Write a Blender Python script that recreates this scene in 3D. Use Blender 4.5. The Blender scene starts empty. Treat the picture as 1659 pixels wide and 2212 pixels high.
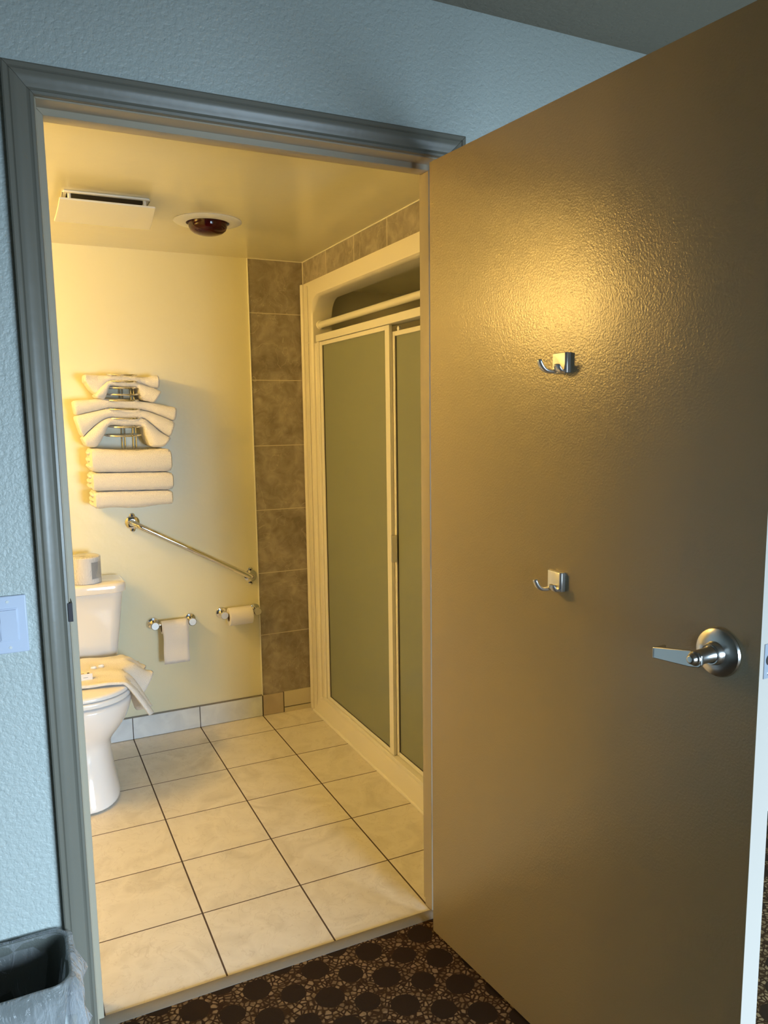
import bpy, bmesh, math, random
from mathutils import Vector, Matrix, noise
random.seed(4)
C = bpy.context.scene.collection
PI = math.pi

# ------------------------------------------------------------------ camera
W_, H_ = 1659, 2212
F, PX, PY = 1683.9947, 851.074, 1128.5602
CX, CY, CZ, YAW, PITCH, ROLL = -0.1073, -1.7643, 1.4104, -0.4555, -0.136, -0.0115
fw = Vector((-math.sin(YAW)*math.cos(PITCH), math.cos(YAW)*math.cos(PITCH), math.sin(PITCH)))
rt = Vector((math.cos(YAW), math.sin(YAW), 0)); up = rt.cross(fw)
r2 = rt*math.cos(ROLL) + up*math.sin(ROLL); u2 = -rt*math.sin(ROLL) + up*math.cos(ROLL)
cd = bpy.data.cameras.new('camera'); cam = bpy.data.objects.new('camera', cd); C.objects.link(cam)
cd.sensor_fit = 'HORIZONTAL'; cd.sensor_width = 36; cd.lens = F/W_*36
cd.shift_x = -(PX-W_/2)/W_; cd.shift_y = (PY-H_/2)/W_
cd.clip_start = 0.02
m = Matrix((r2, u2, -fw)).transposed().to_4x4(); m.translation = Vector((CX, CY, CZ)); cam.matrix_world = m
bpy.context.scene.camera = cam

# ------------------------------------------------------------------ world, light, exposure
sc = bpy.context.scene
sc.view_settings.view_transform = 'Standard'; sc.view_settings.look = 'None'
sc.view_settings.gamma = 1; sc.view_settings.use_curve_mapping = False
sc.view_settings.exposure = 0.0
w = bpy.data.worlds.new('sky'); sc.world = w; w.use_nodes = True
w.node_tree.nodes['Background'].inputs[0].default_value = (.55, .75, 1, 1)
w.node_tree.nodes['Background'].inputs[1].default_value = 1.0
DAY_POWER = 152; DAY_COL = (.60, .81, 1.0); DAY_TILT = 30; DAY_SPREAD = 118
LAMP_EMIT = 168; LAMP_COL = (1.0, .605, .165)
def area(name, loc, direction, sx, sy, power, col, spread=180):
    l = bpy.data.lights.new(name, 'AREA'); l.shape = 'RECTANGLE'; l.size = sx; l.size_y = sy
    l.energy = power; l.color = col; l.spread = math.radians(spread)
    o = bpy.data.objects.new(name, l); C.objects.link(o); o.location = loc
    o.rotation_euler = Vector(direction).to_track_quat('-Z', 'Y').to_euler(); return o
# daylight coming in at the bedroom window behind the camera, falling slightly downwards
t_ = math.radians(DAY_TILT)
area('window_daylight', (1.68, -3.52, .85), (-.12, math.cos(t_), -math.sin(t_)), 1.7, 1.0, DAY_POWER, DAY_COL, DAY_SPREAD)

# ------------------------------------------------------------------ helpers
def tag(o, label=None, cat=None, group=None, kind=None):
    if label: o['label'] = label
    if cat: o['category'] = cat
    if group: o['group'] = group
    if kind: o['kind'] = kind
    return o
def thing(name, loc, label, cat, group=None, kind=None):
    o = bpy.data.objects.new(name, None); C.objects.link(o); o.location = loc; o.empty_display_size = .05
    return tag(o, label, cat, group, kind)
def obj(name, bm, mats, parent=None, smooth=False, bevel=0, seg=2, label=None, kind=None, subd=0, angle=35):
    """vertices are given in world space; the mesh is re-based on its parent's origin"""
    bmesh.ops.remove_doubles(bm, verts=bm.verts, dist=1e-6)
    bmesh.ops.recalc_face_normals(bm, faces=bm.faces)
    me = bpy.data.meshes.new(name); bm.to_mesh(me); bm.free()
    o = bpy.data.objects.new(name, me); C.objects.link(o)
    for mm in (mats if isinstance(mats, (list, tuple)) else [mats]): me.materials.append(mm)
    base = Vector((0, 0, 0)); p = parent
    while p is not None: base += p.location; p = p.parent
    if parent is not None:
        o.parent = parent; me.transform(Matrix.Translation(-base))
    if smooth:
        for f in me.polygons: f.use_smooth = True
        if angle < 180:
            me.set_sharp_from_angle(angle=math.radians(angle))
    if bevel:
        b = o.modifiers.new('bevel', 'BEVEL'); b.width = bevel; b.segments = seg; b.limit_method = 'ANGLE'; b.angle_limit = math.radians(40); b.harden_normals = False
        for f in me.polygons: f.use_smooth = True
        me.set_sharp_from_angle(angle=math.radians(60))
    if subd:
        s = o.modifiers.new('subd', 'SUBSURF'); s.levels = subd; s.render_levels = subd
    return tag(o, label=label, kind=kind)
def box(bm, x0, x1, y0, y1, z0, z1, mi=0):
    v = [bm.verts.new(q) for q in ((x0,y0,z0),(x1,y0,z0),(x1,y1,z0),(x0,y1,z0),(x0,y0,z1),(x1,y0,z1),(x1,y1,z1),(x0,y1,z1))]
    for f in ((0,3,2,1),(4,5,6,7),(0,1,5,4),(1,2,6,5),(2,3,7,6),(3,0,4,7)):
        bm.faces.new([v[i] for i in f]).material_index = mi
    return v
def mbox(*a, **k):
    bm = bmesh.new(); box(bm, *a, **k); return bm
def ring_loft(bm, rings, cap=True, closed=True, mi=0):
    vs = [[bm.verts.new(q) for q in r] for r in rings]; n = len(vs[0])
    for a, b in zip(vs, vs[1:]):
        for i in range(n if closed else n-1):
            j = (i+1) % n
            bm.faces.new((a[i], a[j], b[j], b[i])).material_index = mi
    if cap and closed:
        bm.faces.new(vs[0][::-1]).material_index = mi; bm.faces.new(vs[-1]).material_index = mi
    return vs
def frame(d):
    d = Vector(d).normalized(); a = Vector((0,0,1)) if abs(d.z) < .9 else Vector((1,0,0))
    x = a.cross(d).normalized(); return x, d.cross(x)
def tube(bm, pts, r, n=12, cap=True, mi=0):
    pts = [Vector(q) for q in pts]; rings = []
    rr = r if isinstance(r, (list, tuple)) else [r]*len(pts); x = None
    for i, q in enumerate(pts):
        d = (pts[min(i+1, len(pts)-1)] - pts[max(i-1, 0)]).normalized()
        if x is None: x, y = frame(d)
        else:
            x = (x - d*x.dot(d)).normalized(); y = d.cross(x)
        rings.append([q + (x*math.cos(2*PI*k/n) + y*math.sin(2*PI*k/n))*rr[i] for k in range(n)])
    ring_loft(bm, rings, cap, mi=mi)
def lathe(bm, base, axis, prof, n=32, cap=True, mi=0):
    """prof: (distance along axis, radius)"""
    base = Vector(base); axis = Vector(axis).normalized(); x, y = frame(axis)
    ring_loft(bm, [[base + axis*h + (x*math.cos(2*PI*k/n) + y*math.sin(2*PI*k/n))*r for k in range(n)] for h, r in prof], cap, mi=mi)
def arc(c, a, b, r, t0, t1, n=8):
    c, a, b = Vector(c), Vector(a), Vector(b)
    return [c + (a*math.cos(t0+(t1-t0)*i/n) + b*math.sin(t0+(t1-t0)*i/n))*r for i in range(n+1)]

# ------------------------------------------------------------------ materials
def mat(name, col=(.8,.8,.8), rough=.5, metal=0, spec=.5, trans=0, coat=0, bump=None, vary=None, sss=0):
    """bump=(scale, distance, detail); vary=(scale, colour2, contrast)"""
    mm = bpy.data.materials.new(name); mm.use_nodes = True; nt = mm.node_tree
    b = nt.nodes['Principled BSDF']
    b.inputs['Base Color'].default_value = (*col, 1); b.inputs['Roughness'].default_value = rough
    b.inputs['Metallic'].default_value = metal; b.inputs['Specular IOR Level'].default_value = spec
    b.inputs['Transmission Weight'].default_value = trans; b.inputs['Coat Weight'].default_value = coat
    b.inputs['Subsurface Weight'].default_value = sss
    g = nt.nodes.new('ShaderNodeNewGeometry')
    if bump:
        n = nt.nodes.new('ShaderNodeTexNoise'); n.inputs['Scale'].default_value = bump[0]; n.inputs['Detail'].default_value = bump[2] if len(bump) > 2 else 3
        nt.links.new(g.outputs['Position'], n.inputs['Vector'])
        bb = nt.nodes.new('ShaderNodeBump'); bb.inputs['Distance'].default_value = bump[1]; bb.inputs['Strength'].default_value = 1
        nt.links.new(n.outputs['Fac'], bb.inputs['Height']); nt.links.new(bb.outputs['Normal'], b.inputs['Normal'])
    if vary:
        n = nt.nodes.new('ShaderNodeTexNoise'); n.inputs['Scale'].default_value = vary[0]; n.inputs['Detail'].default_value = 5; n.inputs['Distortion'].default_value = .6
        nt.links.new(g.outputs['Position'], n.inputs['Vector'])
        r = nt.nodes.new('ShaderNodeValToRGB'); k = vary[2] if len(vary) > 2 else .15
        r.color_ramp.elements[0].position = .5-k; r.color_ramp.elements[1].position = .5+k
        r.color_ramp.elements[0].color = (*col, 1); r.color_ramp.elements[1].color = (*vary[1], 1)
        nt.links.new(n.outputs['Fac'], r.inputs[0]); nt.links.new(r.outputs[0], b.inputs['Base Color'])
    return mm
class NT:
    """small node-maths helper"""
    def __init__(s, mm): s.nt = mm.node_tree; s.b = s.nt.nodes['Principled BSDF']
    def m(s, op, a, b=0., c=None):
        n = s.nt.nodes.new('ShaderNodeMath'); n.operation = op
        for i, v in enumerate((a, b) if c is None else (a, b, c)):
            if isinstance(v, (int, float)): n.inputs[i].default_value = v
            else: s.nt.links.new(v, n.inputs[i])
        return n.outputs[0]
    def pos(s):
        g = s.nt.nodes.new('ShaderNodeNewGeometry'); x = s.nt.nodes.new('ShaderNodeSeparateXYZ')
        s.nt.links.new(g.outputs['Position'], x.inputs[0]); return g.outputs['Position'], x.outputs
    def noise(s, vec, scale, detail=4, dist=0., out='Fac'):
        n = s.nt.nodes.new('ShaderNodeTexNoise'); n.inputs['Scale'].default_value = scale; n.inputs['Detail'].default_value = detail; n.inputs['Distortion'].default_value = dist
        s.nt.links.new(vec, n.inputs['Vector']); return n.outputs[out]
    def ramp(s, f, stops):
        r = s.nt.nodes.new('ShaderNodeValToRGB'); e = r.color_ramp.elements
        while len(e) < len(stops): e.new(.5)
        for k, (p, c) in zip(e, stops): k.position = p; k.color = (*c, 1)
        s.nt.links.new(f, r.inputs[0]); return r.outputs[0]
    def mix(s, f, a, b):
        n = s.nt.nodes.new('ShaderNodeMix'); n.data_type = 'RGBA'
        for i, v in ((0, f), (6, a), (7, b)):
            if isinstance(v, (int, float)): n.inputs[i].default_value = v
            elif isinstance(v, tuple): n.inputs[i].default_value = (*v, 1)
            else: s.nt.links.new(v, n.inputs[i])
        return n.outputs[2]
    def lineat(s, v, off, period, half):
        """1 inside a joint of half width `half`, 0 elsewhere"""
        q = s.m('ABSOLUTE', s.m('PINGPONG', s.m('SUBTRACT', v, off), period/2))
        return s.m('LESS_THAN', q, half)
    def bump(s, h, dist):
        b = s.nt.nodes.new('ShaderNodeBump'); b.inputs['Distance'].default_value = dist; s.nt.links.new(h, b.inputs['Height']); s.nt.links.new(b.outputs[0], s.b.inputs['Normal'])
    def col(s, c): s.nt.links.new(c, s.b.inputs['Base Color'])

M = {}
def textured_paint(name, col, rough, dist, scale=95, spec=.5):
    mm = mat(name, col, rough, spec=spec); n = NT(mm); p, x = n.pos()
    a = n.noise(p, scale, 3, .3); b = n.noise(p, scale*2.6, 2)
    h = n.m('ADD', n.m('SMOOTH_MIN', a, .62, .15), n.m('MULTIPLY', b, .25)); n.bump(h, dist); return mm
M['bedroom_wall'] = textured_paint('blue_grey_textured_paint', (.535,.585,.56), .42, .0034)
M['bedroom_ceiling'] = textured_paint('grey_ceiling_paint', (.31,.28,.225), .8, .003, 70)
M['trim'] = mat('grey_gloss_paint', (.19,.18,.145), .34, spec=.45, bump=(16, .0008, 3))
M['jamb'] = mat('lamplit_jamb_paint', (.42,.37,.28), .36, bump=(20, .0006))  # trim paint with the strong lamp light put into its lighter, warmer colour
M['bath_wall'] = mat('pale_yellow_semigloss', (.79,.77,.58), .33, bump=(30, .0007, 4))
M['bath_ceiling'] = mat('yellow_ceiling_gloss', (.74,.71,.50), .24, bump=(14, .0006, 2))
M['door'] = mat('beige_door_paint', (.395,.325,.195), .25, spec=.72, bump=(230, .00045, 2))
M['door_edge'] = mat('greyer_door_edge', (.375,.335,.295), .35)  # greyer, less yellow colour for the free edge of the leaf
M['white_plastic'] = mat('white_plastic', (.80,.80,.76), .35)
M['porcelain'] = mat('porcelain', (.86,.85,.86), .08, coat=.4)
M['seat'] = mat('seat_plastic', (.84,.84,.85), .2)
M['chrome'] = mat('chrome', (.78,.78,.78), .07, metal=1)
M['satin'] = mat('satin_chrome', (.60,.60,.59), .24, metal=1)
M['nickel'] = mat('brushed_nickel', (.74,.74,.73), .34, metal=.85)
M['zinc'] = mat('zinc_plate', (.35,.38,.45), .4, metal=.8)
M['dark'] = mat('dark_void', (.012,.011,.01), .8)
M['dark_metal'] = mat('dark_metal', (.035,.03,.035), .45, metal=.4)
M['acrylic'] = mat('cream_acrylic', (.80,.77,.68), .3, bump=(25, .0005))
M['rail'] = mat('white_rail', (.84,.82,.74), .3)
M['gasket_shadow'] = mat('black_gasket_shadow', (.025,.022,.018), .5)  # black for the shadow line beside the shower glass
M['paper'] = mat('tissue_paper', (.84,.82,.82), .9, bump=(260, .0006, 2))
M['card'] = mat('cardboard', (.32,.22,.14), .9)
M['switch'] = mat('switch_plastic', (.62,.68,.82), .35)
M['threshold'] = mat('grey_threshold', (.20,.18,.15), .35, bump=(60, .0006))
M['bulb'] = mat('ruby_glass', (.035,.001,.002), .06, spec=.35)
M['bin'] = mat('grey_bin_plastic', (.13,.14,.125), .4, bump=(300, .0004, 2))
M['grey_label'] = mat('grey_label', (.30,.32,.36), .4)
M['caulk'] = mat('white_trim', (.86,.84,.74), .4)
def cloth(name, col, s=700, d=.0022):
    return mat(name, col, .95, spec=.1, bump=(s, d, 2), sss=0)
M['terry'] = cloth('white_terry', (.86,.85,.84), 330, .003)
# frosted glass
mm = mat('frosted_glass', (.50,.53,.42), .20, spec=.8); n = NT(mm)
tr = n.nt.nodes.new('ShaderNodeBsdfTranslucent'); tr.inputs[0].default_value = (.72,.76,.64,1)
mx = n.nt.nodes.new('ShaderNodeMixShader'); mx.inputs[0].default_value = .58
n.nt.links.new(n.b.outputs[0], mx.inputs[1]); n.nt.links.new(tr.outputs[0], mx.inputs[2]); n.nt.links.new(mx.outputs[0], n.nt.nodes['Material Output'].inputs[0]); M['frost'] = mm
# wrap film / bin liner: mostly clear, shiny
def film(name, clear, bumpd, scale):
    mm = bpy.data.materials.new(name); mm.use_nodes = True; nt = mm.node_tree; b = nt.nodes['Principled BSDF']
    b.inputs['Base Color'].default_value = (.75,.78,.82,1); b.inputs['Roughness'].default_value = .12
    t = nt.nodes.new('ShaderNodeBsdfTransparent'); x = nt.nodes.new('ShaderNodeMixShader'); out = nt.nodes['Material Output']
    lw = nt.nodes.new('ShaderNodeLayerWeight'); lw.inputs[0].default_value = .35
    g = nt.nodes.new('ShaderNodeNewGeometry'); no = nt.nodes.new('ShaderNodeTexNoise'); no.inputs['Scale'].default_value = scale; no.inputs['Detail'].default_value = 4; no.inputs['Distortion'].default_value = 1.5
    mp = nt.nodes.new('ShaderNodeMapping'); mp.inputs['Scale'].default_value = (1, 1, .35)
    nt.links.new(g.outputs['Position'], mp.inputs[0]); nt.links.new(mp.outputs[0], no.inputs['Vector'])
    bu = nt.nodes.new('ShaderNodeBump'); bu.inputs['Distance'].default_value = bumpd
    nt.links.new(no.outputs['Fac'], bu.inputs['Height']); nt.links.new(bu.outputs[0], b.inputs['Normal']); nt.links.new(bu.outputs[0], lw.inputs['Normal'])
    ma = nt.nodes.new('ShaderNodeMath'); ma.operation = 'MULTIPLY_ADD'; ma.inputs[1].default_value = .75; ma.inputs[2].default_value = 1-clear; ma.use_clamp = True
    nt.links.new(lw.outputs['Facing'], ma.inputs[0]); nt.links.new(ma.outputs[0], x.inputs[0])
    nt.links.new(t.outputs[0], x.inputs[1]); nt.links.new(b.outputs[0], x.inputs[2]); nt.links.new(x.outputs[0], out.inputs[0]); return mm
M['liner'] = film('clear_liner', .86, .012, 30); M['wrap'] = film('clear_wrap', .9, .004, 90)
# floor tile
mm = mat('cream_floor_tile', rough=.32); n = NT(mm); p, x = n.pos()
S = .2957
joint = n.m('MAXIMUM', n.lineat(x[0], .297, S, .0024), n.lineat(x[1], 1.5235, S, .0020))
cellx = n.m('FLOOR', n.m('DIVIDE', n.m('SUBTRACT', x[0], .297), S)); celly = n.m('FLOOR', n.m('DIVIDE', n.m('SUBTRACT', x[1], 1.5235), S))
cv = n.nt.nodes.new('ShaderNodeCombineXYZ'); n.nt.links.new(cellx, cv.inputs[0]); n.nt.links.new(celly, cv.inputs[1])
wn = n.nt.nodes.new('ShaderNodeTexWhiteNoise'); n.nt.links.new(cv.outputs[0], wn.inputs[0])
va = n.nt.nodes.new('ShaderNodeVectorMath'); va.operation = 'MULTIPLY_ADD'; va.inputs[1].default_value = (9,9,9); n.nt.links.new(wn.outputs['Color'], va.inputs[0]); n.nt.links.new(p, va.inputs[2])
base = n.ramp(n.noise(va.outputs[0], 6, 7, 1.1), [(.3,(.64,.60,.53)),(.5,(.78,.74,.67)),(.7,(.70,.66,.59))])
base = n.mix(n.m('MULTIPLY', n.m('LESS_THAN', n.m('ABSOLUTE', n.m('SUBTRACT', n.noise(va.outputs[0], 11, 5, 2.), .5)), .010), .18), base, (.40,.34,.27))
n.col(n.mix(joint, base, (.075,.05,.035))); n.bump(n.m('SUBTRACT', 1., joint), .0015)
n.nt.links.new(n.m('MULTIPLY_ADD', joint, .5, .33), n.b.inputs['Roughness']); M['floor_tile'] = mm
# brown stone tile on the shower wall
def stone(name, mode):
    mm = mat(name, rough=.42); n = NT(mm); p, x = n.pos()
    if mode == 'z': joint = n.lineat(x[2], .0982, .2957, .0017)
    else: joint = n.lineat(x[1], 1.4249, .2978, .0020)
    v1 = n.noise(p, 7, 9, .9); v2 = n.noise(p, 19, 9, 1.2)
    c = n.ramp(n.m('MULTIPLY_ADD', v2, .45, n.m('MULTIPLY', v1, .55)), [(.36,(.20,.175,.145)),(.5,(.29,.26,.22)),(.66,(.42,.38,.33))])
    vein = n.m('LESS_THAN', n.m('ABSOLUTE', n.m('SUBTRACT', n.noise(p, 3.2, 4, 1.8), .47)), .0035)
    vein2 = n.m('LESS_THAN', n.m('ABSOLUTE', n.m('SUBTRACT', n.noise(p, 8.5, 6, 2.2), .55)), .004)
    c = n.mix(n.m('MULTIPLY', n.m('MAXIMUM', vein, n.m('MULTIPLY', vein2, .6)), .55), c, (.48,.43,.36))
    n.col(n.mix(joint, c, (.62,.58,.48))); n.bump(v2, .0008); return mm
M['stone_z'] = stone('brown_stone_tile_column', 'z'); M['stone_y'] = stone('brown_stone_tile_band', 'y')
M['base_tile'] = mat('daylight_tint_baseboard_tile', (.68,.73,.79), .4, vary=(14, (.77,.82,.87), .12))  # the blue of the daylight is put into this tile colour
M['base_tile2'] = mat('warm_lit_baseboard_tile', (.50,.44,.36), .4, vary=(14, (.44,.38,.32), .12))  # same tile, tan from warm light put into its colour
M['base_cream'] = mat('cream_baseboard_tile', (.62,.57,.45), .4)
M['grout'] = mat('dark_grout', (.06,.05,.045), .9)
# carpet: dark round spots over a cracked tan ground
mm = mat('spotted_carpet', rough=1, spec=.05); n = NT(mm); p, x = n.pos()
wob = n.noise(p, 42, 3, 0, 'Color'); va = n.nt.nodes.new('ShaderNodeVectorMath'); va.operation = 'MULTIPLY_ADD'; va.inputs[1].default_value = (.013,.013,0); n.nt.links.new(wob, va.inputs[0]); n.nt.links.new(p, va.inputs[2])
sx = n.nt.nodes.new('ShaderNodeSeparateXYZ'); n.nt.links.new(va.outputs[0], sx.inputs[0])
fuzz = n.nt.nodes.new('ShaderNodeTexWhiteNoise')
def dots(ox, oy, r):
    px_ = n.m('SUBTRACT', sx.outputs[0], ox+.0065); py_ = n.m('SUBTRACT', sx.outputs[1], oy+.0065)
    ax = n.m('PINGPONG', px_, .0765); ay = n.m('PINGPONG', py_, .053)
    return n.m('LESS_THAN', n.m('SQRT', n.m('ADD', n.m('MULTIPLY', ax, ax), n.m('MULTIPLY', ay, ay))), r)
spot = n.m('MAXIMUM', dots(.504, -.024, .0355), dots(.5805, -.078, .0315))
vor = n.nt.nodes.new('ShaderNodeTexVoronoi'); vor.feature = 'DISTANCE_TO_EDGE'; vor.inputs['Scale'].default_value = 74; n.nt.links.new(p, vor.inputs['Vector'])
crack = n.ramp(vor.outputs['Distance'], [(.0,(.045,.022,.010)),(.09,(.06,.03,.013)),(.20,(.36,.23,.11))])
pile = n.noise(p, 900, 2); big = n.noise(p, 30, 3)
gr = n.mix(n.m('GREATER_THAN', big, .56), crack, (.11,.06,.025))
gr = n.mix(n.m('LESS_THAN', big, .50), n.mix(.45, crack, (.08,.04,.015)), crack)
c = n.mix(spot, gr, (.040,.024,.013)); n.col(n.mix(n.m('MULTIPLY', pile, .35), c, (.02,.012,.006))); n.bump(n.m('ADD', pile, n.m('MULTIPLY', vor.outputs['Distance'], 1.)), .003); M['carpet'] = mm

# ------------------------------------------------------------------ room shell
D = 1.7206; XR = 1.148; XL = -.97; ZC = 2.1071; ZR = 2.3938
DW = .8865; ZT = 2.02; JX0, JX1, JZ = -.014, DW+.014, ZT+.014     # jamb inner faces
BX0, BX1, BY0 = -2.3, 3.0, -3.75
def struct(name, bm, m_, **k): return obj(name, bm, m_, kind='structure', **k)
bm = bmesh.new()
box(bm, BX0, JX0-.02, 0, .12, -.02, ZR+.1); box(bm, JX1+.02, BX1, 0, .12, -.02, ZR+.1); box(bm, JX0-.02, JX1+.02, 0, .12, JZ+.02, ZR+.1)
for f in bm.faces: f.normal_update()
for f in bm.faces:
    f.material_index = 1 if f.normal.y > .5 else 0
struct('wall_front', bm, [M['bedroom_wall'], M['bath_wall']])
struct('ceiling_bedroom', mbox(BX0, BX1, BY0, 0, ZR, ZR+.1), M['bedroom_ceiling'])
struct('floor_bedroom', mbox(BX0, BX1, BY0, .022, -.06, 0), M['carpet'])
struct('wall_bedroom_left', mbox(BX0-.1, BX0, BY0, 0, -.02, ZR), M['bedroom_wall'])
struct('wall_bedroom_right', mbox(BX1, BX1+.1, BY0, 0, -.02, ZR), M['bedroom_wall'])
WX0, WX1, WZ0, WZ1 = 1.0, 2.6, .3, 1.75
bm = bmesh.new()
box(bm, BX0, WX0, BY0-.1, BY0, -.02, ZR); box(bm, WX1, BX1, BY0-.1, BY0, -.02, ZR); box(bm, WX0, WX1, BY0-.1, BY0, -.02, WZ0); box(bm, WX0, WX1, BY0-.1, BY0, WZ1, ZR)
struct('wall_bedroom_back', bm, M['bedroom_wall'])
win = thing('window_1', ((WX0+WX1)/2, BY0, WZ0), None, None, kind='structure')
bm = bmesh.new(); e = .05
box(bm, WX0, WX0+e, BY0-.08, BY0, WZ0, WZ1); box(bm, WX1-e, WX1, BY0-.08, BY0, WZ0, WZ1); box(bm, WX0+e, WX1-e, BY0-.08, BY0, WZ0, WZ0+e); box(bm, WX0+e, WX1-e, BY0-.08, BY0, WZ1-e, WZ1); box(bm, (WX0+WX1)/2-.02, (WX0+WX1)/2+.02, BY0-.08, BY0, WZ0+e, WZ1-e)
obj('window_frame', bm, M['white_plastic'], win)
# bathroom
struct('floor', mbox(XL, XR+1.0, .05, D, -.06, 0), M['floor_tile'])
struct('ceiling', mbox(XL, XR, .12, D, ZC, ZC+.1), M['bath_ceiling'])
struct('wall_back', mbox(XL, XR, D, D+.1, -.02, ZC+.1), M['bath_wall'])
struct('wall_left', mbox(XL-.1, XL, .12, D, -.02, ZC+.1), M['bath_wall'])
SY0, SY1, SZ = .16, 1.713, 2.004
bm = bmesh.new(); box(bm, XR, XR+.1, .12, D, SZ, ZC+.1)
struct('wall_right', bm, M['stone_y'])
struct('wall_right_near', mbox(XR, XR+.1, .12, SY0, -.02, SZ), M['bath_wall'])
# stone column on the back wall with its white edge strip
struct('wall_back_tiles', mbox(.8925, XR, D-.006, D, .1, ZC), M['stone_z'])
struct('trim_4', mbox(.8885, .8925, D-.009, D, .1, ZC), M['caulk'], bevel=.001)
bm = bmesh.new(); box(bm, .8925, XR, D-.009, D-.006, ZC-.003, ZC)
box(bm, XR-.003, XR, .13, D-.006, ZC-.003, ZC); box(bm, XR-.003, XR, D-.009, D-.006, SZ, ZC)
struct('trim_5', bm, M['caulk'])
# tiled skirting
bm = bmesh.new(); edges = [XL+.005] + [.297+S*i for i in range(-4, 2)] + [.8885]; edges = sorted(e for e in edges if e <= .889 and e >= XL)
for a, b in zip(edges, edges[1:]): box(bm, a+.0018, b-.0018, D-.010, D-.0004, .002, .098)
box(bm, .8925, .991, D-.011, D-.0065, .002, .100, mi=1)
box(bm, .9955, XR-.008, D-.011, D-.0065, .026, .102, mi=2)
box(bm, .9955, XR-.012, D-.016, D-.0065, 0, .022, mi=2)
box(bm, XL, XR-.010, D-.0062, D, 0, .097, mi=3); 
box(bm, .9895, .9945, D-.0105, D-.006, 0, .1, mi=3)
struct('baseboard_back', bm, [M['base_tile'], M['base_tile2'], M['base_cream'], M['grout']])
bm = bmesh.new()
for k in range(-1, 5):
    a, b = max(.122, 1.5235-S*(k+1)), min(D-.012, 1.5235-S*k)
    if b > a: box(bm, XL, XL+.009, a+.002, b-.002, .002, .098)
struct('baseboard_left', bm, M['base_tile'])
struct('trim_6', mbox(XL, .8885, D-.008, D, .098, .103), M['threshold'])
# threshold
bm = bmesh.new()
ring_loft(bm, [[(x_, .052, 0), (x_, .052, .004), (x_, .046, .0055), (x_, .032, .005), (x_, .018, .001), (x_, .018, -.004)] for x_ in (JX0+.001, JX1-.001)])
th = obj('threshold_strip', bm, M['threshold'], smooth=True)
tag(th, 'grey threshold strip between cream floor tiles and spotted carpet', 'threshold')
# jamb with its stop (a step)
def jambprof():  # (inset towards the opening, y)
    return [(-.02,-.001),(0,-.001),(0,.0452),(.014,.0452),(.014,.086),(.0,.086),(0,.121),(-.02,.121)]
def ubend(bm, prof, x0, x1, zt, sign=1):
    rings = []
    for a, y in prof: pass
    P = [[(x0+a, y, 0) for a, y in prof], [(x0+a, y, zt-a) for a, y in prof]]
    Q = [[(x0+a, y, zt-a) for a, y in prof], [(x1-a, y, zt-a) for a, y in prof]]
    R = [[(x1-a, y, zt-a) for a, y in prof], [(x1-a, y, 0) for a, y in prof]]
    return P, Q, R
P, Q, R = ubend(None, jambprof(), JX0, JX1, JZ)
for i, rr in enumerate((P, Q, R)):
    bm = bmesh.new(); ring_loft(bm, rr); struct('trim_%d' % (7+i), bm, M['jamb'], bevel=.0012)
# casing, swept round the opening with mitres
cas = [(0,.000),(0,-.009),(.0015,-.0115),(.006,-.0125),(.009,-.0105),(.012,-.0100),(.018,-.0125),(.026,-.0165),(.032,-.0180),(.037,-.0178),(.0395,-.0160),(.041,-.0185),(.0475,-.0190),(.0500,-.0175),(.0505,-.014),(.0505,0)]
CI = .003; cas = [(a*1.10, y) for a, y in cas]
cl = [(-(CI+a), y) for a, y in cas]
P, Q, R = ubend(None, cl, JX0, JX1, JZ)
g = .0004
P[1] = [(x_, y_, z_-g) for x_, y_, z_ in P[1]]; R[0] = [(x_, y_, z_-g) for x_, y_, z_ in R[0]]
Q = [[(x_+g, y_, z_) for x_, y_, z_ in Q[0]], [(x_-g, y_, z_) for x_, y_, z_ in Q[1]]]
Q = [Q[0]] + [[(a[0]*(1-t)+b[0]*t, a[1], a[2]*(1-t)+b[2]*t) for a, b in zip(Q[0], Q[1])] for t in (.25,.5,.75)] + [Q[1]]
for i, rr in enumerate((P, Q, R)):
    bm = bmesh.new(); ring_loft(bm, rr); struct('trim_%d' % (1+i), bm, M['trim'], smooth=True, angle=25)

# ------------------------------------------------------------------ open door leaf
DX, DY, DA, DWID = .8435, -.0385, -1.472, .9148
tv = Vector((math.cos(DA), math.sin(DA), 0)); nv = Vector((math.sin(DA), -math.cos(DA), 0))   # nv: out of the hooked face
def dp(t, off, z): return Vector((DX, DY, 0)) + tv*t + nv*off + Vector((0,0,z))
dr = thing('door_1', dp(0, 0, .0104), None, None, kind='structure')
bm = bmesh.new(); v = []
for z in (.0104, 2.0111):
    v.append([dp(0,0,z), dp(DWID,0,z), dp(DWID,-.044,z), dp(0,-.044,z)])
ring_loft(bm, v)
lf = obj('door_leaf', bm, [M['door'], M['door_edge']], dr, bevel=.0004)
for f in lf.data.polygons:
    if f.normal.dot(tv) > .9: f.material_index = 1
# lever handle
bm = bmesh.new(); T0, Z0 = .842, 1.016
lathe(bm, dp(T0,0,Z0), nv, [(0,.041),(.004,.0418),(.0075,.040),(.0105,.034),(.012,.026),(.013,.020),(.020,.0185),(.023,.0165),(.026,.0165)], 40)
h = obj('handle_rose', bm, M['satin'], dr, smooth=True, angle=30)
bm = bmesh.new()
lathe(bm, dp(T0,0,Z0), nv, [(.02,.0145),(.026,.0150),(.030,.0125),(.058,.0125),(.064,.0125),(.067,.0115),(.068,.009),(.074,.008),(.0765,.0055)], 28)
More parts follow.
